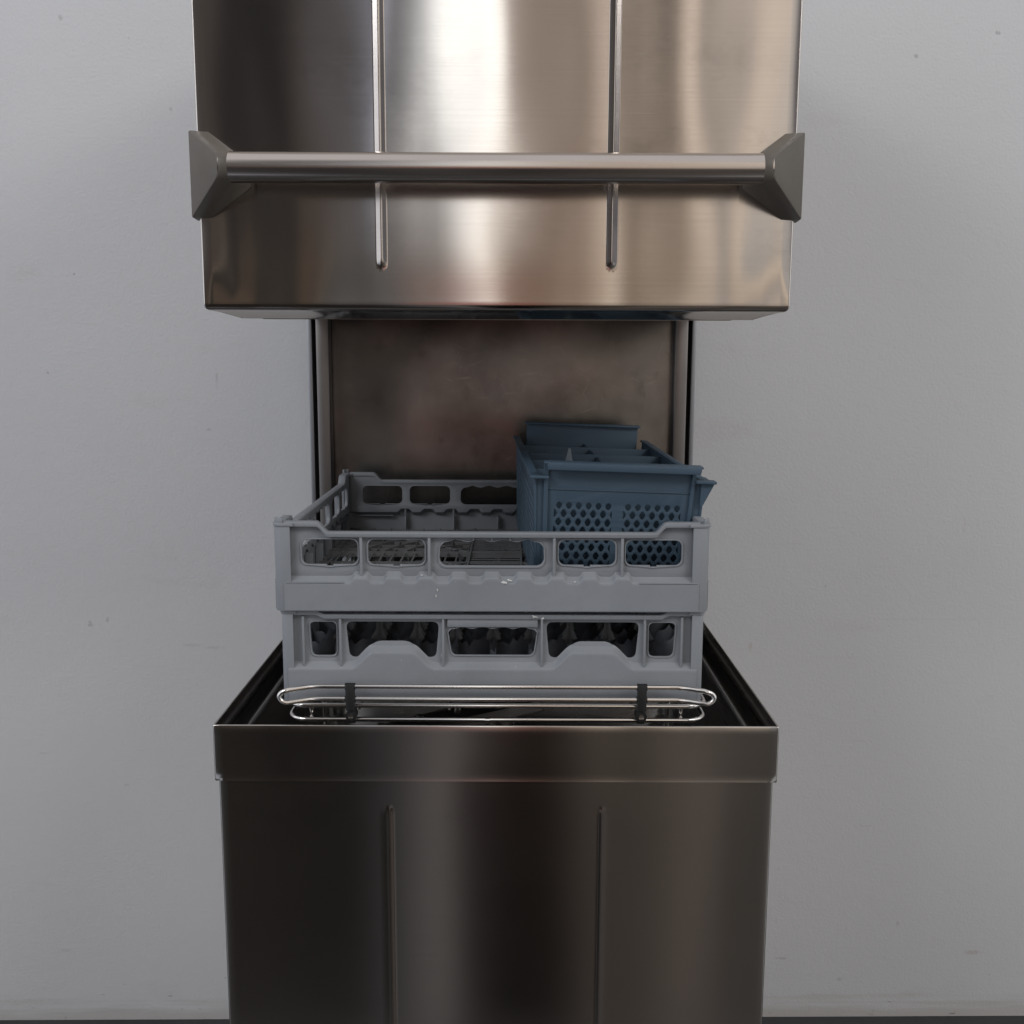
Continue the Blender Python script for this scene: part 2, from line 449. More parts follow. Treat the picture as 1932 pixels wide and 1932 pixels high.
# ---- handle
hY, hZ, hR = 1.083, CZ+0.187, 0.0154
hd = MB(); hd.tube([(MX-0.2800, hY, hZ)] + [(MX-0.2800+0.56*i/20, hY, hZ) for i in range(1, 21)], hR, 40)
handle = part(hd, 'handle', M['tube'], dw, 40)
def bracket(s):
    b = MB()
    A = Vector((s*0.3255, HF-0.006)); B = Vector((s*0.2790, hY-0.0152))     # mitre plane, seen from above
    def xat(y): return A.x + (B.x-A.x)*(y-A.y)/(B.y-A.y)
    ring = []
    for k in range(36):
        a = 2*pi*k/36; y = hY+1.03*hR*math.cos(a); ring.append((MX+xat(y), y, hZ+1.03*hR*math.sin(a)))
    edge = [(MX+A.x, A.y, CZ+0.2320), (MX+A.x, A.y, CZ+0.1430)]
    back = [(MX+s*0.3255, HF+.016, CZ+0.2335), (MX+s*0.3255, HF+.016, CZ+0.1415),
            (MX+s*0.3055, HF-.0005, CZ+0.2320), (MX+s*0.3055, HF-.0005, CZ+0.1430)]
    neck = [(MX+s*0.2700, hY+1.03*hR*math.cos(2*pi*k/36), hZ+1.03*hR*math.sin(2*pi*k/36)) for k in range(36)]
    foot = [(MX+s*0.262, HF-.0005, hZ+0.012), (MX+s*0.262, HF-.0005, hZ-0.012)]
    bm = bmesh.new()
    for p in ring+edge+back+neck+foot: bm.verts.new(p)
    bmesh.ops.convex_hull(bm, input=bm.verts[:])
    for v in [v for v in bm.verts if not v.link_faces]: bm.verts.remove(v)
    bmesh.ops.dissolve_limit(bm, angle_limit=0.01, verts=bm.verts[:], edges=bm.edges[:])
    es = [e for e in bm.edges if len(e.link_faces) == 2 and e.calc_face_angle(0) > 0.5]
    bmesh.ops.bevel(bm, geom=es, offset=0.0016, segments=2, affect='EDGES', profile=0.5)
    b.bm(bm)
    return b
for s in (-1, 1): part(bracket(s), 'handle_bracket', M['casting'], handle, 28)

# ---- rear: columns, rails, back panel
PY = 1.728
p = MB()
nx, nz = 40, 50
def panel_pt(i, k):
    x = -0.304+0.608*i/nx; z = CZ-0.47+1.05*k/nz
    return (MX+x, PY + 0.0040*noise.noise((x*4.5, 9.2, z*4.5)) + 0.0010*noise.noise((x*13, 2.2, z*13)), z)
p.grid([[panel_pt(i, k) for i in range(nx+1)] for k in range(nz+1)])
part(p, 'back_panel', M['back'], dw, 60)
for s in (-1, 1):
    r = MB(); r.box(MX+s*0.2945-0.0105, MX+s*0.2945+0.0105, 1.697, 1.726, CZ-0.45, CZ+0.5, 0.0025)
    part(r, 'guide_rail', M['rail'], dw)
    c = MB(); c.box(MX+s*0.3165-0.0035, MX+s*0.3165+0.0035, 1.706, 1.775, CZ-0.45, CZ+0.5, 0.001)
    col_ = part(c, 'rear_column', M['zinc'], dw)
    g = MB(); g.box(MX+s*0.309-0.004, MX+s*0.309+0.004, 1.722, 1.77, CZ-0.45, CZ+0.5)
    part(g, 'gap_filler', M['gap'], dw)  # dark strip standing in for the shaded gap between rail and column
    q = at(1290 if s > 0 else 608, 622, 1.715)
    k = MB(); k.box(q.x-0.0025, q.x+0.0015, 1.712, 1.72, q.z-0.006, q.z+0.004, 0.0006); k.box(q.x-0.0005, q.x+0.003, 1.713, 1.72, q.z-0.008, q.z-0.005)
    part(k, 'rail_clip', M['white'], dw)
    e = MB(); e.box(MX+s*0.262-0.009, MX+s*0.262+0.009, 1.700, 1.727, CZ+0.061, CZ+0.075, 0.003)
    part(e, 'hood_stop', M['rail'], dw)

# ---- base: cabinet, rim, tub
CW, CF = 0.3215, 1.1250
def cab_disp(x, z):
    d = bead(x, z, CZ-0.527, 0.00055, 0.0042, False)
    e = min(1, (CW-abs(x))/0.05)
    d += 0.0010*noise.noise((x*4.5+7.7, 3.3, z*2.0))*e
    return d
c = MB(); rows = []
z = 0.06
while z < CZ-0.482: rows.append((z, 0)); z += 0.02 if z < CZ-0.55 else 0.0035
shell(c, CW, CF, 1.735, 0.0018, rows, cab_disp, [(-BEADX, 0.0045), (BEADX, 0.0045)])
part(c, 'cabinet', M['base'], dw, 60)
k = MB(); k.box(MX-0.30, MX+0.30, CF+.03, 1.72, 0.0, 0.062)
part(k, 'plinth', M['black'], dw)

RW, RF, RB = 0.325, 1.1205, 1.742
def rim_disp(x, z):
    return 0.00045*smooth(0.005, 0.0, z-rb) + 0.0005*noise.noise((x*5+1.7, 7.3, z*3))*min(1, (RW-abs(x))/0.05)
rt, rb = CZ-0.421, CZ-0.4886
r = MB()
rows = [(rb+0.0003, 0.0030), (rb, 0.0012), (rb+0.0006, 0.0)]
z = rb+0.004
while z < rt-0.004: rows.append((z, 0)); z += 0.006
for kk in range(7):
    a = pi*kk/6; rows.append((rt-0.0014+0.0014*math.sin(a), 0.0014-0.0014*math.cos(a)))
rows += [(rt-0.028, 0.0030)]
shell(r, RW, RF, RB, 0.0018, rows, rim_disp)
rim = part(r, 'rim', M['base'], dw, 60)
# gutter and rolled inner edge of the tub
u = MB()
prof = [(0.0031, -0.026), (0.0033, -0.050)]
prof += [(0.006+0.003*(1-math.cos(a)) if False else 0.0034+0.008*k/4, -0.050-0.003*math.sin(pi*k/4)) for k, a in enumerate([0, 1, 2, 3, 4])][1:]
prof += [(0.0125+0.0075*(1-math.cos(pi*k/8)), -0.046+0.018*math.sin(pi*k/8)) for k in range(9)]
prof += [(0.0285, -0.07), (0.030, -0.20), (0.06, -0.235), (0.26, -0.245)]
R = []
for inn, dz in prof:
    x0, x1, y0, y1 = MX-RW+inn, MX+RW-inn, RF+inn, RB-inn
    row = []
    rr = 0.012+inn*0.4
    for (px, py) in rrect(x0, x1, y0, y1, min(rr, 0.05), 4): row.append((px, py, rt+dz))
    R.append(row)
u.grid(R, closed=True)
tub = part(u, 'tub', M['tub'], dw, 50)
b = MB(); b.box(MX-RW+.003, MX+RW-.003, RB-0.002, RB, rb, rt-0.002)
part(b, 'rim_back', M['base'], rim)

# ---- wash arm inside the tub
a = MB()
cx, cy, cz = MX, 1.42, CZ-0.505
a.tube([(cx, cy, CZ-0.66), (cx, cy, cz+.01)], 0.022, 20)
ang = math.radians(214)
for s in (0, pi):
    dx, dy = math.cos(ang+s), math.sin(ang+s)
    out = []
    a.hull([(cx+dx*rr-dy*ww, cy+dy*rr+dx*ww, cz+zz) for rr, w2 in ((0.0, .026), (0.12, .022), (0.235, .013), (0.243, .006)) for ww in (-w2, w2) for zz in (-0.009, 0.006)] +
           [(cx+dx*rr, cy+dy*rr, cz+0.011) for rr in (0, .12, .23)])
arm = part(a, 'wash_arm', M['tube'], dw, 50)
for s in (0, pi):
    for rr in (.07, .13, .19, .225):
        j = MB(); j.tube([(cx+math.cos(ang+s)*rr, cy+math.sin(ang+s)*rr, cz+0.006), (cx+math.cos(ang+s)*rr, cy+math.sin(ang+s)*rr, cz+0.014)], 0.005, 12)
        part(j, 'nozzle', M['tub'], arm)

# ---- wire rack track
WR = 0.0029
tr = MB()
yl = 1.1355
z1, z2 = at(900, 1296, yl).z, at(900, 1319.5, yl).z
xl, xr = at(530, 1310, yl).x, at(1347, 1310, yl).x
zm, hh = (z1+z2)/2, (z1-z2)/2
def loop_pts():
    pts = []
    def drop(x): return 0.0033*(smooth(0.045, 0.0, x-xl) + smooth(0.045, 0.0, xr-x))
    top = [xl+hh+0.004 + (xr-xl-2*hh-0.008)*i/60 for i in range(61)]
    for x in top: pts.append((x, yl-0.006*drop(x)/0.0033, z1-drop(x)))
    for k in range(1, 12):
        a = pi/2-pi*k/12; pts.append((xr-hh-0.004+(hh+0.004)*math.cos(a), yl-0.006, zm-0.0033+hh*math.sin(a)))
    for x in reversed(top): pts.append((x, yl-0.006*drop(x)/0.0033, z2-drop(x)))
    for k in range(1, 12):
        a = -pi/2-pi*k/12; pts.append((xl+hh+0.004+(hh+0.004)*math.cos(a), yl-0.006, zm-0.0033+hh*math.sin(a)))
    return pts
tr.tube(loop_pts(), WR, 12, closed=True)
track = part(tr, 'rack_track', M['wire'], dw, 60)
y3 = 1.1455
z3 = at(900, 1331.5, y3).z
z4 = at(900, 1358.5, y3).z
def frame(name, xa, xb, ya, yb, zz):
    m = MB()
    m.tube([(p_[0], p_[1], zz) for p_ in rrect(xa, xb, ya, yb, 0.022, 8)], WR, 12, closed=True)
    return part(m, name, M['wire'], track, 60)
xa, xb = at(540, 1331, y3).x, at(1334, 1331, y3).x
frame('upper_frame', xa, xb, y3, 1.675, z3)
xa4, xb4 = at(545, 1358, y3).x, at(1333, 1358, y3).x
frame('lower_frame', xa4, xb4, y3+0.001, 1.68, z4)
for s, x in ((1, xa+0.028), (-1, xb-0.028)):
    m = MB()
    m.tube(fillet([(x, y3+0.012, z4-0.001), (x, y3+0.012, z3+0.0005)], 0.001), 0.0028, 12)
    m.tube([(x, y3+.001, z4), (x, y3+.016, z4)], 0.0020, 10); m.tube([(x, y3+.001, z3), (x, y3+.016, z3)], 0.0020, 10)
    part(m, 'post', M['wire'], track, 60)
    m = MB(); m.tube(fillet([(x+s*0.012, y3+0.03, z4-0.02), (x+s*0.012, y3+0.03, z3-0.001), (x+s*0.012, 1.66, z3-.001), (x+s*0.012, 1.66, z4-0.02)], 0.012), WR, 10)
    part(m, 'side_runner', M['wire'], track, 60)
for x in (MX-0.16, MX-0.055, MX+0.055, MX+0.16):
    m = MB(); m.tube([(x, y3, z3-0.0040), (x, 1.675, z3-0.0040)], 0.0017, 8)
    part(m, 'cross_wire', M['wire'], track, 60)
for px in (927, 921):
    q = at(px, 1331 if px == 927 else 1358.5, y3); m = MB()
    m.tube([(q.x-0.003, y3, q.z), (q.x+0.003, y3, q.z)], 0.0027, 12)
    part(m, 'weld_joint', M['wire'], track, 60)
for px in (662.5, 1212):
    x = at(px, 1320, yl).x
    m = MB()
    m.box(x-0.0052, x+0.0052, yl-0.0052, yl+0.0030, z3-0.0015, z1+0.0034, 0.0012)
    m.tube([(x-0.0058, yl, z1), (x+0.0058, yl, z1)], 0.0042, 14)
    m.tube([(x-0.0062, yl, z2), (x+0.0062, yl, z2)], 0.0040, 14)
    clip = part(m, 'clip', M['black'], track, 45)
    m = MB()
    zk = (z3+z4)/2-0.0015
    m.tube([(x, y3+0.004, zk), (x, y3-0.007, zk), (x, y3-0.009, zk)], 0.0066, 20)
    m.box(x-0.0048, x+0.0048, y3-0.004, y3+0.005, z4-0.003, z3+0.002, 0.001)
    part(m, 'knob', M['black'], clip, 45)
    m = MB(); m.tube([(x, y3-0.007, zk), (x, y3-0.0106, zk), (x, y3-0.0114, zk)], 0.0031, 14)
    part(m, 'screw', M['wire'], clip, 45)

# ================================================================ racks
S5 = 0.5
def profile_top(x, corner, lowv, a0, a1):
    """height of the top edge of a rack wall at x (symmetric)"""
    x = min(x, S5-x)
    return corner + (lowv-corner)*smooth(a0, a1, x)

def rail_plate(mb, corner, lowv, a0, a1, th, y0, y1, x0=0.012):
    xs = [x0+(S5-2*x0)*i/160 for i in range(161)]
    top = [(x, profile_top(x, corner, lowv, a0, a1)) for x in xs]
    bot = [(x, zt-th) for x, zt in reversed(top)]
    mb.plate(top+bot, (), y1-y0, 0.0013, XZ((y0+y1)/2))

def band(mb, hfun, depth, rise, x0, x1):
    p = -0.0006                                          # a shade proud of the corner posts
    xs = [x0+(x1-x0)*i/330 for i in range(331)]
    rows = [[(x, 0.004, 0.0) for x in xs], [(x, p+0.0010, 0.0002) for x in xs], [(x, p, 0.0014) for x in xs], [(x, p, 0.004) for x in xs], [(x, p, hfun(x)-0.004) for x in xs],
            [(x, p, hfun(x)-0.0014) for x in xs], [(x, p+0.0004, hfun(x)-0.0004) for x in xs], [(x, p+0.0014, hfun(x)+0.0003) for x in xs],
            [(x, depth*0.8, hfun(x)+rise*0.8) for x in xs], [(x, depth-0.0005, hfun(x)+rise) for x in xs], [(x, depth+0.0005, hfun(x)+rise+0.002) for x in xs]]
    mb.grid(rows)
    mb.grid([[(x, depth+0.002, 0) for x in xs], [(x, 0.004, 0) for x in xs]])

def wavy_window(x0, x1, z0, z1, r, n_waves, amp, taper=0.0):
    pts = []
    m = 60
    for i in range(m+1):                                # wavy top, right to left
        t = i/m; x = x1-r*0.6-(x1-x0-1.2*r)*t
        e = min(1, min(t, 1-t)*8)
        pts.append((x, z1 - amp*(0.5+0.5*math.cos(2*pi*n_waves*t))*e - (1-e)*amp*1.2))
    pts.append((x0+0.0008, z1-r))
    for k in range(6):
        a = math.radians(180+90*k/5); pts.append((x0+taper+r+r*math.cos(a), z0+r+r*math.sin(a)))
    for k in range(6):
        a = math.radians(270+90*k/5); pts.append((x1-taper-r+r*math.cos(a), z0+r+r*math.sin(a)))
    pts.append((x1-0.0008, z1-r))
    return pts

def corner_post_mesh(height, wid, r, th, lug):
    b = MB()
    o = [(wid, 0)] + [(wid, th)] + [(x+0, y) for x, y in ((th+0.004, th), (th, th+0.004), (th, wid))] + [(0, wid)]
    arc = [(r+r*math.cos(a), r+r*math.sin(a)) for a in [pi+pi/2*k/8 for k in range(9)]]
    b.plate(o+arc, (), height, 0.0008, Matrix.Translation((0, 0, height/2)))
    # collar on the top of the post, and the stacking lug standing on it
    o2 = [(wid+.004, -.0012), (wid+.004, th+.003), (th+.003, wid+.004), (-.0012, wid+.004)]
    arc2 = [(r-.0012+r*math.cos(a), r-.0012+r*math.sin(a)) for a in [pi+pi/2*k/8 for k in range(9)]]
    b.plate(o2+arc2, (), 0.004, 0.001, Matrix.Translation((0, 0, height-0.001)))
    if lug:
        pts = [(r+(r-0.0005)*math.cos(pi+pi/2*k/8), r+(r-0.0005)*math.sin(pi+pi/2*k/8)) for k in range(2, 9)]
        inn = [(r+(r-0.0032)*math.cos(pi+pi/2*k/8), r+(r-0.0032)*math.sin(pi+pi/2*k/8)) for k in range(8, 1, -1)]
        b.plate(pts+inn, (), lug, 0.0006, Matrix.Translation((0, 0, height+lug/2)))
    return b

def place_sides(root, mesh_obj, corner_obj):
    """copies of one wall and one corner around the square rack (origin at its front-left corner)"""
    T = Matrix.Translation
    C = T((S5/2, S5/2, 0))
    for k in (1, 2, 3):
        Rk = C @ Matrix.Rotation(k*pi/2, 4, 'Z') @ C.inverted()
        dup(mesh_obj, root, Rk); dup(corner_obj, root, Rk)

def u_wave(x):
    x = min(x, S5-x)
    lo, hi = 0.0345, 0.0402
    if x < 0.0815: return lo
    t = 0.5+0.5*math.cos(2*pi*(x-0.100)/0.0375)
    return lo+(hi-lo)*smooth(0.22, 0.74, t)
# ---- upper rack -------------------------------------------------
UY = 1.1463
ux0 = at(515, 1060, UY).x
u_bot = CZ-0.2937
rack = empty('dish_rack', (ux0, UY, u_bot))
tag(rack, 'upper grey plastic rack with five windows in front, holding the blue basket', 'rack')
wb = MB()
XS = [0.012+(0.476)*i/160 for i in range(161)]
top = [(x, profile_top(x, 0.1030, 0.0905, 0.050, 0.064)) for x in XS]
outl = [(x, u_wave(x)+0.0056) for x in XS] + [(x, zt) for x, zt in reversed(top)]
wins = [rrect(0.032, 0.096, 0.054, 0.083, 0.0075), rrect(0.108, 0.173, 0.054, 0.083, 0.0075),
        wavy_window(0.190, 0.310, 0.053, 0.084, 0.009, 4, 0.0028),
        rrect(0.327, 0.392, 0.054, 0.083, 0.0075), rrect(0.404, 0.468, 0.054, 0.083, 0.0075)]
def notch(w):
    """little slot in the middle of the window's sill"""
    x0, x1 = min(p[0] for p in w), max(p[0] for p in w); z0 = min(p[1] for p in w); c = (x0+x1)/2
    out = []
    for i, p in enumerate(w):
        out.append(p)
        q = w[(i+1) % len(w)]
        if abs(p[1]-z0) < 1e-6 and abs(q[1]-z0) < 1e-6 and p[0] < c < q[0]:
            out += [(c-0.004, z0), (c-0.0035, z0-0.0018), (c+0.0035, z0-0.0018), (c+0.004, z0)]
    return out
wins = [w if i == 2 else notch(w) for i, w in enumerate(wins)]
wb.plate(outl, wins, 0.003, 0.0007, XZ(0.0095))
# thickened frames round the windows
for i, w in enumerate(wins):
    cx_ = sum(p[0] for p in w)/len(w); cz_ = sum(p[1] for p in w)/len(w)
    x0, x1 = min(p[0] for p in w), max(p[0] for p in w); z0, z1_ = min(p[1] for p in w), max(p[1] for p in w)
    g = lambda p, d: (cx_+(p[0]-cx_)*(1+2*d/(x1-x0)), cz_+(p[1]-cz_)*(1+2*d/(z1_-z0)))
    wb.plate([g(p, 0.0017) for p in w], [[g(p, 0.0001) for p in w]], 0.0048, 0.0006, XZ(0.0088))
wb2 = wb
band(wb2, u_wave, 0.0085, 0.0055, 0.012, 0.488)
for x in (0.1005, 0.1785, 0.25, 0.3215, 0.3995): wb.box(x-0.0013, x+0.0013, 0.0006, 0.0105, 0.002, 0.0335, 0.0005)
rail_plate(wb, 0.1045, 0.0925, 0.050, 0.064, 0.0062, 0.0012, 0.0125)
for x in (0.1005, 0.1785, 0.3215, 0.3995):
    wb.box(x-0.0016, x+0.0016, 0.0022, 0.009, 0.036, 0.089, 0.0007)
for x in (0.229, 0.250, 0.271):
    wb.box(x-0.0008, x+0.0008, 0.0045, 0.009, 0.083, 0.089)
wb.box(0.0135, 0.081, -0.0016, 0.0088, 0.0338, 0.0350, 0.0005); wb.box(0.419, 0.4865, -0.0016, 0.0088, 0.0338, 0.0350, 0.0005)
uwall = wb.build('side_wall', M['grey'], rack, 35)
upost = corner_post_mesh(0.1020, 0.020, 0.012, 0.0032, 0.007).build('corner_post', M['grey'], rack, 35)
place_sides(rack, uwall, upost)
# recycling emblem and a faint framed mark moulded on the front
em = MB()
ec = Vector((0.4605, 0.0165))
em.tube([(ec.x+0.0085*math.cos(2*pi*k/40), 0.0002, ec.y+0.0085*math.sin(2*pi*k/40)) for k in range(40)], 0.00045, 6, closed=True)
for k in range(3):
    a = pi/2+2*pi*k/3
    em.tube([(ec.x+0.0048*math.cos(a+d), 0.0002, ec.y+0.0048*math.sin(a+d)) for d in (-0.75, 0, 0.45)], 0.00055, 6)
for k in range(8):
    a = 2*pi*k/8; em.tube([(ec.x+0.0068*math.cos(a), 0.0002, ec.y+0.0068*math.sin(a)), (ec.x+0.0078*math.cos(a), 0.0002, ec.y+0.0078*math.sin(a))], 0.00045, 6)
em.build('moulded_emblem', M['grey'], rack, 60)
em = MB(); em.tube([(p_[0], 0.0003, p_[1]) for p_ in rrect(0.110, 0.178, 0.005, 0.031, 0.003)], 0.0003, 6, closed=True)
em.build('moulded_frame', M['grey'], rack, 60)

def bar(mb, a, b, w_, z0, z1):
    a, b = Vector(a), Vector(b); d = (b-a); ln = d.length
    if ln < 1e-5: return
    m = Matrix.Translation((a.x, a.y, 0)) @ Matrix.Rotation(math.atan2(d.y, d.x), 4, 'Z')
    mb.add([(0, -w_/2, z0), (ln, -w_/2, z0), (ln, w_/2, z0), (0, w_/2, z0), (0, -w_/2, z1), (ln, -w_/2, z1), (ln, w_/2, z1), (0, w_/2, z1)],
           [(0, 3, 2, 1), (4, 5, 6, 7), (0, 1, 5, 4), (1, 2, 6, 5), (2, 3, 7, 6), (3, 0, 4, 7)], m)
fl = MB()
lo, hi = 0.012, 0.488
z0, z1 = 0.0075, 0.0138
for k in range(18):
    t = lo+(hi-lo)*(k+0.5)/18
    if abs(t-0.25) > 0.036:
        for (s0, s1) in ((lo, 0.214), (0.286, hi)):
            bar(fl, (t, s0), (t, s1), 0.0016, z0, z1); bar(fl, (s0, t), (s1, t), 0.0016, z0, z1+0.0002)
for rr in (0.075, 0.105, 0.135, 0.165, 0.195, 0.225):
    prev = None
    for k in range(97):
        a = 2*pi*k/96; q = (0.25+rr*math.cos(a), 0.25+rr*math.sin(a))
        if prev and not (abs(q[0]-0.25) < 0.037 or abs(q[1]-0.25) < 0.037): bar(fl, prev, q, 0.0018, z0, z1+0.0016)
        prev = q
for t in (0.214, 0.286):
    bar(fl, (t, lo), (t, hi), 0.0024, z0, z1+0.0016); bar(fl, (lo, t), (hi, t), 0.0024, z0, z1+0.0014)
k = lo+0.004
while k < hi:
    bar(fl, (0.214, k), (0.286, k), 0.0028, z1-0.0014, z1)
    if not 0.214 < k < 0.286: bar(fl, (k, 0.214), (k, 0.286), 0.0022, z1-0.0021, z1-0.0003)
    k += 0.0150
for (p_, q_) in (((lo, lo), (0.214, 0.214)), ((hi, lo), (0.286, 0.214)), ((lo, hi), (0.214, 0.286)), ((hi, hi), (0.286, 0.286))):
    bar(fl, p_, q_, 0.0022, z0, z1+0.0012)
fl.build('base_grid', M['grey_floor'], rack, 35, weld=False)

# ---- lower rack -------------------------------------------------
LY = 1.1510
lx0 = at(533, 1240, LY).x
l_bot = z3+WR
lr = empty('glass_rack', (lx0, LY, l_bot)); lr.scale = (0.98, 0.98, 1)
tag(lr, 'lower grey plastic rack with two arched openings in front, standing on the wire track', 'rack')
HT = (u_bot - l_bot)
wb = MB()
ct, lw = HT-0.0002, HT-0.0046
top = [(x, profile_top(x, ct-0.003, lw-0.002, 0.040, 0.052)) for x in XS]
outl = [(0.012, 0.004), (0.488, 0.004)] + [(x, zt) for x, zt in reversed(top)]
def hump_win(x0, x1, z0, z1, zh, flip=False):
    c = (x0+x1)/2
    raw = [(x0, z1), (x0+0.004, z0), (x0+0.018, z0), (c-0.021, zh), (c+0.021, zh), (x1-0.018, z0), (x1-0.004, z0), (x1, z1)]
    return [tuple(p) for p in fillet([Vector(p) for p in raw], 0.0085, 5, closed=True)]
def small_win(x0, x1, z0, z1, tl, trr):
    raw = [(x0, z1), (x0+tl, z0), (x1-trr, z0), (x1, z1)]
    return [tuple(p) for p in fillet([Vector(p) for p in raw], 0.007, 5, closed=True)]
wz1 = HT-0.0150
wins = [small_win(0.0325, 0.0645, 0.0535, wz1, 0.0025, 0.0005), hump_win(0.0755, 0.1865, 0.0515, wz1, 0.0710),
        wavy_window(0.1965, 0.3035, 0.0545, wz1-0.0055, 0.007, 4, 0.0025, 0.004),
        hump_win(0.3135, 0.4245, 0.0515, wz1, 0.0710), small_win(0.4355, 0.4675, 0.0535, wz1, 0.0005, 0.0025)]
wb.plate(outl, wins, 0.003, 0.0008, XZ(0.0085))
for i, w in enumerate(wins):
    cx_ = sum(p[0] for p in w)/len(w)
    x0, x1 = min(p[0] for p in w), max(p[0] for p in w); zz0, zz1 = min(p[1] for p in w), max(p[1] for p in w); cz_ = (zz0+zz1)/2
    if i in (1, 3): continue
    cx_ = (x0+x1)/2
    g = lambda p, d: (cx_+(p[0]-cx_)*(1+2*d/(x1-x0)), cz_+(p[1]-cz_)*(1+2*d/(zz1-zz0)))
    wb.plate([g(p, 0.0014) for p in w], [[g(p, 0.0001) for p in w]], 0.0046, 0.0006, XZ(0.0078))
def l_wave(x):
    x = min(x, S5-x); d = abs(x-0.131)
    return 0.0400 + 0.0195*smooth(0.050, 0.022, d)
band(wb, l_wave, 0.0075, 0.0062, 0.007, 0.493)
rail_plate(wb, ct, lw, 0.040, 0.052, 0.0058, 0.0008, 0.0115, 0.008)
for x in (0.0255, 0.0695, 0.1915, 0.3085, 0.4305, 0.4745):
    wb.box(x-0.0014, x+0.0014, 0.0018, 0.008, 0.042, lw-0.003, 0.0006)
wb.box(0.196, 0.304, 0.0030, 0.0085, lw-0.0160, lw-0.0052, 0.002)
lwall = wb.build('side_wall', M['grey'], lr, 35)
lpost = corner_post_mesh(HT-0.001, 0.014, 0.006, 0.003, 0).build('corner_post', M['grey'], lr, 35)
place_sides(lr, lwall, lpost)
for xx in (0.028, 0.455):                             # stacking lugs the upper rack sits against
    lg = MB(); lg.hull([(xx, -0.0008, HT-0.004), (xx+0.022, -0.0008, HT-0.004), (xx+0.004, -0.0008, HT+0.003), (xx+0.016, -0.0008, HT+0.003)] +
                       [(xx, 0.0014, HT-0.004), (xx+0.022, 0.0014, HT-0.004), (xx+0.004, 0.0014, HT+0.003), (xx+0.016, 0.0014, HT+0.003)])
    pass
em = MB(); em.tube([(p_[0], 0.0002, p_[1]) for p_ in rrect(0.190, 0.310, 0.002, 0.033, 0.004)], 0.00035, 6, closed=True)
em.tube([(0.217+0.008*math.cos(2*pi*k/40), 0.0002, 0.027+0.008*math.sin(2*pi*k/40)) for k in range(40)], 0.0004, 6, closed=True)
em.build('moulded_frame', M['grey'], lr, 60)
# dividers: wavy partitions and flared posts
dv = MB()
def wavy_partition(fixed, along):
    n = 96; th = 0.0018
    for side in (0,):
        rows = []
        for zz in (0.010, 0.030, 0.058):
            row = []
            for i in range(n+1):
                t = 0.014+0.472*i/n
                wv = 0.004*math.sin(2*pi*t/0.0472)
                zt = zz + ((0.004*math.sin(2*pi*t/0.0118)+0.004*math.sin(2*pi*t/0.0472+1)) if zz > 0.05 else 0)
                row.append((t, fixed+wv, zt) if along == 'x' else (fixed+wv, t, zt))
            rows.append(row)
        dv.grid(rows)
for k in range(1, 10):
    wavy_partition(0.014+0.472*k/10, 'x'); wavy_partition(0.014+0.472*k/10, 'y')
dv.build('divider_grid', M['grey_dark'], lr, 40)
ps = MB()
for a in (pi/4, -pi/4):
    dx, dy = math.cos(a), math.sin(a)
    for s in (-1, 1):
        ps.add([(0, 0, 0.008), (s*dx*.0085, s*dy*.0085, 0.008), (s*dx*.0070, s*dy*.0070, 0.058), (s*dx*.0135, s*dy*.0135, 0.062), (s*dx*.0050, s*dy*.0050, 0.073),
                (s*dx*.0050, s*dy*.0050, 0.088), (s*dx*.008, s*dy*.008, 0.101), (0, 0, 0.101)], [(0, 1, 2, 3, 4, 5, 6, 7)])
post0 = None
for j in range(1, 10):
    for i in range(1, 10):
        x, y = 0.014+0.472*i/10, 0.014+0.472*j/10
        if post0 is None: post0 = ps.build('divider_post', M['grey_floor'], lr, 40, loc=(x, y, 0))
        else: dup(post0, lr, Matrix.Translation((x, y, 0)))
gb = MB()
for k in range(21):
    t = 0.012+0.476*k/20
    bar(gb, (t, 0.012), (t, 0.488), 0.002, 0.002, 0.010); bar(gb, (0.012, t), (0.488, t), 0.002, 0.002, 0.0102)
gb.build('base_grid', M['grey'], lr, 35, weld=False)

# torn scraps of label left on the racks
def scrap(parent, x, y, z, w_, h_, seed):
    rnd = random.Random(seed); m = MB(); n = 14
    pts = [(x + w_*math.cos(2*pi*k/n)*rnd.uniform(0.25, 1), y-rnd.uniform(0, 0.0006), z + h_*math.sin(2*pi*k/n)*rnd.uniform(0.25, 1)) for k in range(n)]
    m.add(pts + [(x, y-0.0012, z)], [(k, (k+1) % n, n) for k in range(n)])
    m.build('label_residue', M['white'], parent, 20)
scrap(rack, 0.2655, -0.0010, 0.0345, 0.0060, 0.0034, 1); scrap(rack, 0.2700, -0.0006, 0.0375, 0.0040, 0.0022, 2)
scrap(rack, 0.1880, -0.0010, 0.0260, 0.0016, 0.0022, 3); scrap(rack, 0.1865, -0.0010, 0.0190, 0.0014, 0.0026, 4)
scrap(rack, 0.3450, -0.0010, 0.0360, 0.0020, 0.0014, 5); scrap(rack, 0.1700, 0.0010, 0.0430, 0.0016, 0.0012, 6)
scrap(lr, 0.3000, -0.0008, HT-0.0065, 0.0060, 0.0026, 7); scrap(lr, 0.3090, -0.0006, HT-0.0085, 0.0030, 0.0024, 8)

# ================================================================ blue cutlery basket
BL, BW, BH = 0.430, 0.200, 0.139          # length (away from the camera), width and rim height
q = at(1010, 897, 1.186)
pitch, roll, yaw = math.radians(1.6), math.radians(2.1), math.radians(2.6)
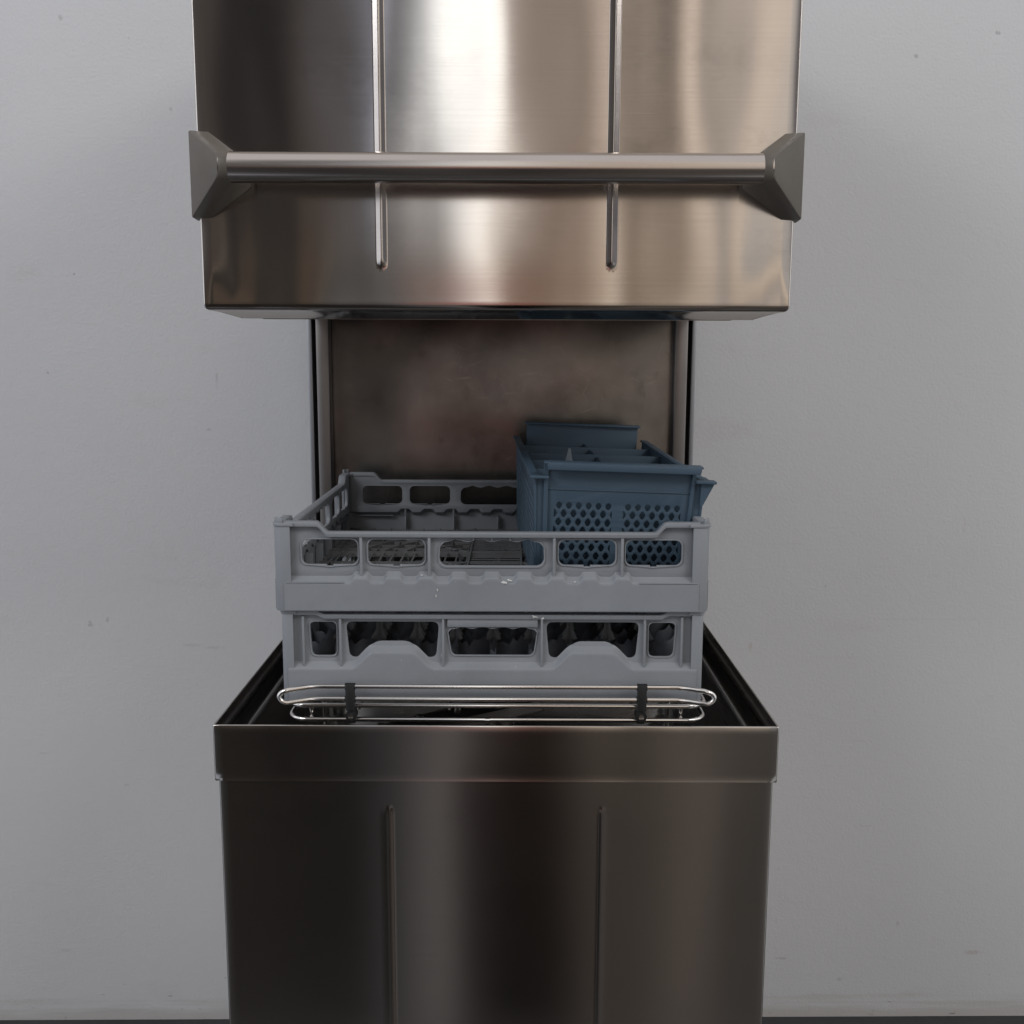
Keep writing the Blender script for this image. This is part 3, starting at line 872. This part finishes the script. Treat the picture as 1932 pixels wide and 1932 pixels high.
# origin: front-left corner of the foot
Rb = Matrix.Rotation(yaw, 4, 'Z') @ Matrix.Rotation(pitch, 4, 'X') @ Matrix.Rotation(roll, 4, 'Y')
org = Vector(q) - (Rb @ Vector((0.0, 0.0, BH)))
bk = empty('cutlery_basket', org, Rb.to_euler())
tag(bk, 'blue perforated plastic cutlery basket standing in the upper grey rack', 'basket')
TAP = 0.006                                # the sides lean in towards the foot
def hole(cx, cz, w_, h_, clipx0, clipx1, cliptop):
    """diamond with rounded points"""
    pts = [(-.5, 0), (-.42, .2), (-.14, .5), (.14, .5), (.42, .2), (.5, 0), (.42, -.2), (.14, -.5), (-.14, -.5), (-.42, -.2)]
    out = [(min(max(cx+a*w_, clipx0), clipx1), min(cz+b*h_, cliptop)) for a, b in pts]
    if max(p[0] for p in out)-min(p[0] for p in out) < 0.0022: return None
    res = []
    for p in out:
        if not res or (abs(p[0]-res[-1][0])+abs(p[1]-res[-1][1])) > 1e-5: res.append(p)
    if abs(res[0][0]-res[-1][0])+abs(res[0][1]-res[-1][1]) < 1e-5: res.pop()
    # straight clipped sides: drop points in the middle of a vertical run
    return res[::-1]
def holes(panels, z_top, z_bot):
    hs = []
    for (x0, x1) in panels:
        row = 0; z = z_top-0.0036
        while z > z_bot:
            off = 0.5 if row % 2 == 0 else 0.0
            n = int((x1-x0)/0.0117)+2
            for k in range(n):
                cx_ = x0 + (k+off)*0.0117
                if cx_ > x1+0.003: continue
                hh_ = hole(cx_, z, 0.0073, 0.0092, x0, x1, z_top)
                if hh_ and len(hh_) > 3: hs.append(hh_)
            row += 1; z -= 0.0101
    return hs
PW = 0.176; px0 = (BW-PW)/2+0.002           # raised front plate
fm = MB()
hs = holes([(px0+0.010, px0+0.079), (px0+0.092, px0+0.161)], 0.108, 0.010)
fm.plate([(px0+0.004, 0.001), (px0+PW-0.010, 0.001), (px0+PW-0.002, BH+0.016), (px0, BH+0.016)], hs, 0.0026, 0.0005, XZ(0.006))
# step lines, edge ribs, and the rolled grip along the top
fm.box(px0+0.001, px0+PW-0.004, 0.0034, 0.006, 0.1225, 0.1240, 0.0004)
fm.hull([(px0-0.001, 0.0020, 0.001+0.004), (px0+0.004, 0.0020, 0.005), (px0-0.001, 0.008, 0.005), (px0+0.004, 0.008, 0.005),
         (px0-0.004, 0.0010, BH+0.016), (px0+0.001, 0.0010, BH+0.016), (px0-0.004, 0.008, BH+0.016), (px0+0.001, 0.008, BH+0.016)])
fm.hull([(px0+PW-0.012, 0.0020, 0.005), (px0+PW-0.008, 0.0020, 0.005), (px0+PW-0.012, 0.008, 0.005), (px0+PW-0.008, 0.008, 0.005),
         (px0+PW-0.004, 0.0010, BH+0.016), (px0+PW-0.000, 0.0010, BH+0.016), (px0+PW-0.004, 0.008, BH+0.016), (px0+PW-0.000, 0.008, BH+0.016)])
fm.box(px0-0.0045, px0+PW+0.006, -0.008, 0.0085, BH+0.0148, BH+0.0178, 0.0010)
fm.box(px0-0.0005, px0+PW+0.003, -0.010, -0.0072, BH+0.0085, BH+0.0172, 0.0010)
fm.box(px0-0.0020, px0+PW+0.004, -0.0076, -0.0066, BH+0.0110, BH+0.0150, 0.0004)
fm.build('front_plate', M['blue'], bk, 30)
bp_ = MB()
bp_.plate([(px0+0.004, 0.001), (px0+PW-0.004, 0.001), (px0+PW, BH+0.022), (px0, BH+0.022)], (), 0.0026, 0.0006, XZ(BL-0.006))
bp_.box(px0-0.003, px0+PW+0.003, BL-0.014, BL+0.004, BH+0.0205, BH+0.0235, 0.0008)
bp_.build('back_plate', M['blue'], bk, 30)
for s in (0, 1):
    sm = MB()
    hs = holes([(0.018, 0.102), (0.118, 0.205), (0.222, 0.309), (0.326, 0.412)], 0.112, 0.012)
    lean = math.atan(TAP/BH)*(1 if s == 0 else -1)
    mt = Matrix.Translation((TAP if s == 0 else BW-TAP, 0, 0)) @ Matrix.Rotation(-lean, 4, 'Y') @ Matrix.Rotation(pi/2, 4, 'Z') @ Matrix.Rotation(pi/2, 4, 'X')
    sm.plate([(0.004, 0.001), (BL-0.004, 0.001), (BL-0.002, BH), (0.002, BH)], hs, 0.0026, 0.0005, mt)
    xe = 0.0 if s == 0 else BW
    sm.box(xe-0.0065 if s == 0 else xe-0.004, xe+0.004 if s == 0 else xe+0.0065, -0.001, BL+0.001, BH-0.0022, BH+0.0006, 0.0009)
    sm.build('side_wall', M['blue'], bk, 30)
    # the corner posts and the shelf either side of the front plate
    cm = MB()
    if s == 0:
        cm.hull([(TAP-.001, .0045, .001), (px0+.004, .0045, .001), (TAP-.001, .0075, .001), (px0+.004, .0075, .001), (-.001, .0045, BH-.004), (px0+.001, .0045, BH-.004), (-.001, .0075, BH-.004), (px0+.001, .0075, BH-.004)])
        cm.box(-0.0065, px0+0.0015, -0.0065, 0.0075, BH-0.0026, BH+0.0008, 0.0008)
    else:
        xr_ = px0+PW
        cm.hull([(xr_-.009, .0045, .001), (BW-TAP+.001, .0045, .001), (xr_-.009, .0075, .001), (BW-TAP+.001, .0075, .001), (xr_-.002, .0045, BH-.004), (BW+.001, .0045, BH-.004), (xr_-.002, .0075, BH-.004), (BW+.001, .0075, BH-.004)])
        cm.box(xr_-0.001, BW+0.013, -0.0065, 0.0075, BH-0.0026, BH+0.0008, 0.0008)
        cm.hull([(BW-.004, -.001, BH-.002), (BW+.012, -.001, BH-.002), (BW-.004, .002, BH-.002), (BW+.012, .002, BH-.002), (BW-.004, -.001, BH-.030), (BW-.004, .002, BH-.030), (BW-.001, -.001, BH-.030), (BW-.001, .002, BH-.030)])
        cm.hull([(BW-.004, .002, BH-.002), (BW+.012, .002, BH-.002), (BW-.004, .05, BH-.002), (BW+.012, .05, BH-.002), (BW-.001, .002, BH-.006), (BW-.001, .05, BH-.006)])
    cm.build('corner', M['blue'], bk, 30)
im = MB()
im.plate([(0.006, 0.004), (BL-0.006, 0.004), (BL-0.006, BH-0.008), (0.006, BH-0.008)], (), 0.0022, 0.0005,
         Matrix.Translation((BW/2+0.006, 0, 0)) @ Matrix.Rotation(pi/2, 4, 'Z') @ Matrix.Rotation(pi/2, 4, 'X'))
im.build('long_divider', M['blue'], bk, 30)
tb = MB()
tb.plate([(0.005, BH-0.012), (0.023, BH-0.012), (0.017, BH-0.001), (0.0145, BH+0.013), (0.0115, BH+0.013), (0.009, BH-0.001)], (), 0.0022, 0.0005,
         Matrix.Translation((0.044, 0.1765, 0)) @ Matrix.Rotation(pi/2, 4, 'X'))
tb.build('divider_tab', M['worn'], bk, 30)
for y in (0.095, 0.180, 0.265, 0.350):
    cm = MB()
    cm.plate([(0.007, 0.004), (BW-0.007, 0.004), (BW-0.002, BH-0.005), (0.002, BH-0.005)], (), 0.0024, 0.0005, XZ(y))
    cm.build('cross_divider', M['blue'], bk, 30)
bm_ = MB()
for k in range(20): bar(bm_, (0.008, 0.008+0.414*k/19), (BW-0.008, 0.008+0.414*k/19), 0.004, 0.0, 0.003)
for k in range(10): bar(bm_, (0.008+(BW-0.016)*k/9, 0.008), (0.008+(BW-0.016)*k/9, BL-0.008), 0.004, 0.0, 0.0032)
bm_.build('base_grid', M['blue'], bk, 30, weld=False)

# ================================================================ light
world = bpy.data.worlds.new('World'); sc.world = world; world.use_nodes = True
nt = world.node_tree; nt.nodes.clear()
out = N(nt, 'ShaderNodeOutputWorld'); bg = N(nt, 'ShaderNodeBackground'); L(nt, bg.outputs[0], out.inputs[0])
tc = N(nt, 'ShaderNodeTexCoord'); sx = N(nt, 'ShaderNodeSeparateXYZ'); L(nt, tc.outputs['Generated'], sx.inputs[0])
az = math_n(nt, 'ARCTAN2', sx.outputs['X'], math_n(nt, 'MULTIPLY', sx.outputs['Y'], -1))
azn = math_n(nt, 'MULTIPLY_ADD', az, 1/2.4, 0.5)           # -1.2 .. 1.2 rad  ->  0 .. 1
el = sx.outputs['Z']
def s2l(c): return tuple(((v/255+0.055)/1.055)**2.4 if v > 10 else v/255/12.92 for v in c)
def stops(lst, gain, alb):
    o = []
    for px, c in lst:
        a = px if abs(px) < 2 else math.atan((px-966)/FPX)
        o.append((min(1, max(0, a/2.4+0.5)), tuple(gain*x/y for x, y in zip(s2l(c), alb))))
    return o
ALB = (0.56, 0.52, 0.49)
# stand-in for the unseen hall: light and dark bands added to streak the steel
hall = stops([(-1.15, (202, 200, 202)), (-0.98, (202, 200, 202)), (-0.58, (192, 188, 190)), (-0.52, (70, 66, 65)), (-0.40, (64, 60, 58)),
              (362, (62, 57, 54)), (417, (66, 60, 57)), (485, (30, 28, 30)), (515, (30, 28, 29)), (583, (60, 56, 54)), (620, (72, 68, 67)), (669, (102, 101, 107)), (698, (160, 160, 168)),
              (735, (100, 98, 100)), (791, (132, 131, 132)), (828, (160, 160, 160)), (868, (244, 243, 241)), (918, (290, 286, 280)), (945, (266, 256, 246)), (966, (165, 152, 142)), (994, (148, 134, 124)),
              (1055, (124, 110, 100)), (1117, (172, 156, 144)), (1141, (206, 188, 171)), (1178, (96, 85, 78)), (1221, (108, 96, 87)), (1252, (198, 181, 166)), (1289, (208, 190, 174)),
              (1326, (122, 113, 106)), (1393, (186, 172, 160)), (1442, (204, 187, 170)), (1490, (186, 174, 163)), (0.33, (160, 152, 146)), (0.40, (88, 84, 85)), (0.74, (86, 82, 84)), (0.82, (212, 207, 202)), (1.18, (204, 199, 195))], 1.0, ALB)
mid = stops([(-1.15, (200, 198, 200)), (-0.98, (200, 198, 200)), (-0.58, (190, 186, 188)), (-0.52, (70, 66, 65)), (-0.40, (62, 56, 53)),
             (375, (56, 48, 43)), (420, (70, 60, 53)), (450, (58, 51, 46)), (461, (140, 125, 111)), (471, (52, 47, 43)), (540, (44, 41, 38)), (565, (78, 65, 54)), (605, (70, 59, 51)),
             (630, (50, 46, 43)), (640, (104, 91, 77)), (651, (56, 52, 49)), (690, (80, 77, 74)), (760, (90, 86, 82)), (800, (104, 97, 91)), (850, (164, 154, 146)), (900, (218, 207, 197)),
             (938, (252, 238, 224)), (962, (142, 128, 116)), (1000, (112, 96, 84)), (1060, (124, 106, 92)), (1120, (178, 158, 140)), (1150, (202, 184, 167)), (1190, (112, 96, 83)), (1220, (126, 110, 96)),
             (1270, (190, 172, 153)), (1300, (176, 161, 147)), (1340, (146, 136, 130)), (1390, (168, 152, 136)), (1420, (198, 179, 158)), (1450, (146, 139, 134)), (1490, (150, 145, 142)),
             (0.33, (150, 144, 140)), (0.40, (88, 84, 85)), (0.74, (86, 82, 84)), (0.82, (210, 205, 201)), (1.18, (204, 199, 195))], 1.0, ALB)
low = stops([(-1.18, (122, 122, 128)), (-0.55, (130, 130, 136)), (-0.42, (40, 38, 36)), (375, (30, 27, 25)), (640, (24, 22, 20)), (740, (46, 44, 45)), (835, (80, 76, 74)), (890, (26, 23, 23)), (950, (1, 1, 1)),
             (1050, (2, 1, 1)), (1120, (52, 46, 42)), (1210, (50, 45, 41)), (1330, (74, 66, 61)), (1420, (54, 49, 46)), (1500, (50, 46, 43)), (0.40, (60, 56, 53)), (0.52, (130, 128, 126)), (1.18, (124, 122, 120))], 1.0, ALB)
def long_ramp(lst):
    k = min(range(len(lst)), key=lambda i: abs(lst[i][0]-0.5))
    return mix(nt, math_n(nt, 'GREATER_THAN', azn, lst[k][0]), ramp(nt, azn, lst[:k+1]), ramp(nt, azn, lst[k:]))
eln = math_n(nt, 'MULTIPLY_ADD', el, 0.5, 0.5)
c = mix(nt, ramp(nt, eln, [(0.405, 0), (0.48, 1)]), ramp(nt, azn, low), long_ramp(mid))
# red patch added to the world: reflected shirt of the person at the camera
da = math_n(nt, 'MULTIPLY', math_n(nt, 'ADD', az, 0.03), 10.0); de = math_n(nt, 'MULTIPLY', math_n(nt, 'ADD', el, 0.085), 11.0)
rad = math_n(nt, 'SQRT', math_n(nt, 'ADD', math_n(nt, 'MULTIPLY', da, da), math_n(nt, 'MULTIPLY', de, de)))
c = mix(nt, ramp(nt, rad, [(0.40, 1), (0.95, 0)]), c, (0.40, 0.10, 0.075))
c = mix(nt, ramp(nt, eln, [(0.545, 0), (0.585, 1)]), c, long_ramp(hall))
c = mix(nt, ramp(nt, eln, [(0.80, 0), (0.90, 1)]), c, (0.70, 0.70, 0.72))                   # pale ceiling
L(nt, c, bg.inputs['Color']); bg.inputs['Strength'].default_value = 1.0

def area(name, loc, target, sx_, sy_, power, col):
    l = bpy.data.lights.new(name, 'AREA'); l.shape = 'RECTANGLE'; l.size = sx_; l.size_y = sy_; l.energy = power; l.color = col
    o = bpy.data.objects.new(name, l); COL.objects.link(o); o.location = loc
    o.rotation_euler = (Vector(target)-Vector(loc)).to_track_quat('-Z', 'Y').to_euler()
    return o
area('ceiling_lamp', (-2.2, -0.9, 3.2), (-0.9, 1.7, 0.9), 1.4, 0.8, 30, (0.96, 0.975, 1.0))
area('ceiling_lamp', (2.2, -0.9, 3.2), (0.9, 1.7, 0.9), 1.4, 0.8, 30, (1.0, 0.97, 0.94))

# ================================================================ camera
cam = bpy.data.cameras.new('camera'); co = bpy.data.objects.new('camera', cam); COL.objects.link(co)
cam.sensor_fit = 'HORIZONTAL'; cam.sensor_width = 36; cam.lens = 36*FPX/1932
cam.clip_start = 0.02; cam.clip_end = 100
co.location = (0, 0, CZ)
co.rotation_euler = (Matrix.Rotation(pi/2-PITCH, 4, 'X') @ Matrix.Rotation(math.radians(0.2), 4, 'Z')).to_euler()
sc.camera = co
sc.render.resolution_x = sc.render.resolution_y = 1024
vs = sc.view_settings; vs.view_transform = 'Standard'; vs.look = 'None'; vs.exposure = 0; vs.gamma = 1; vs.use_curve_mapping = False
sc.cycles.use_denoising = True
sc.cycles.max_bounces = 8
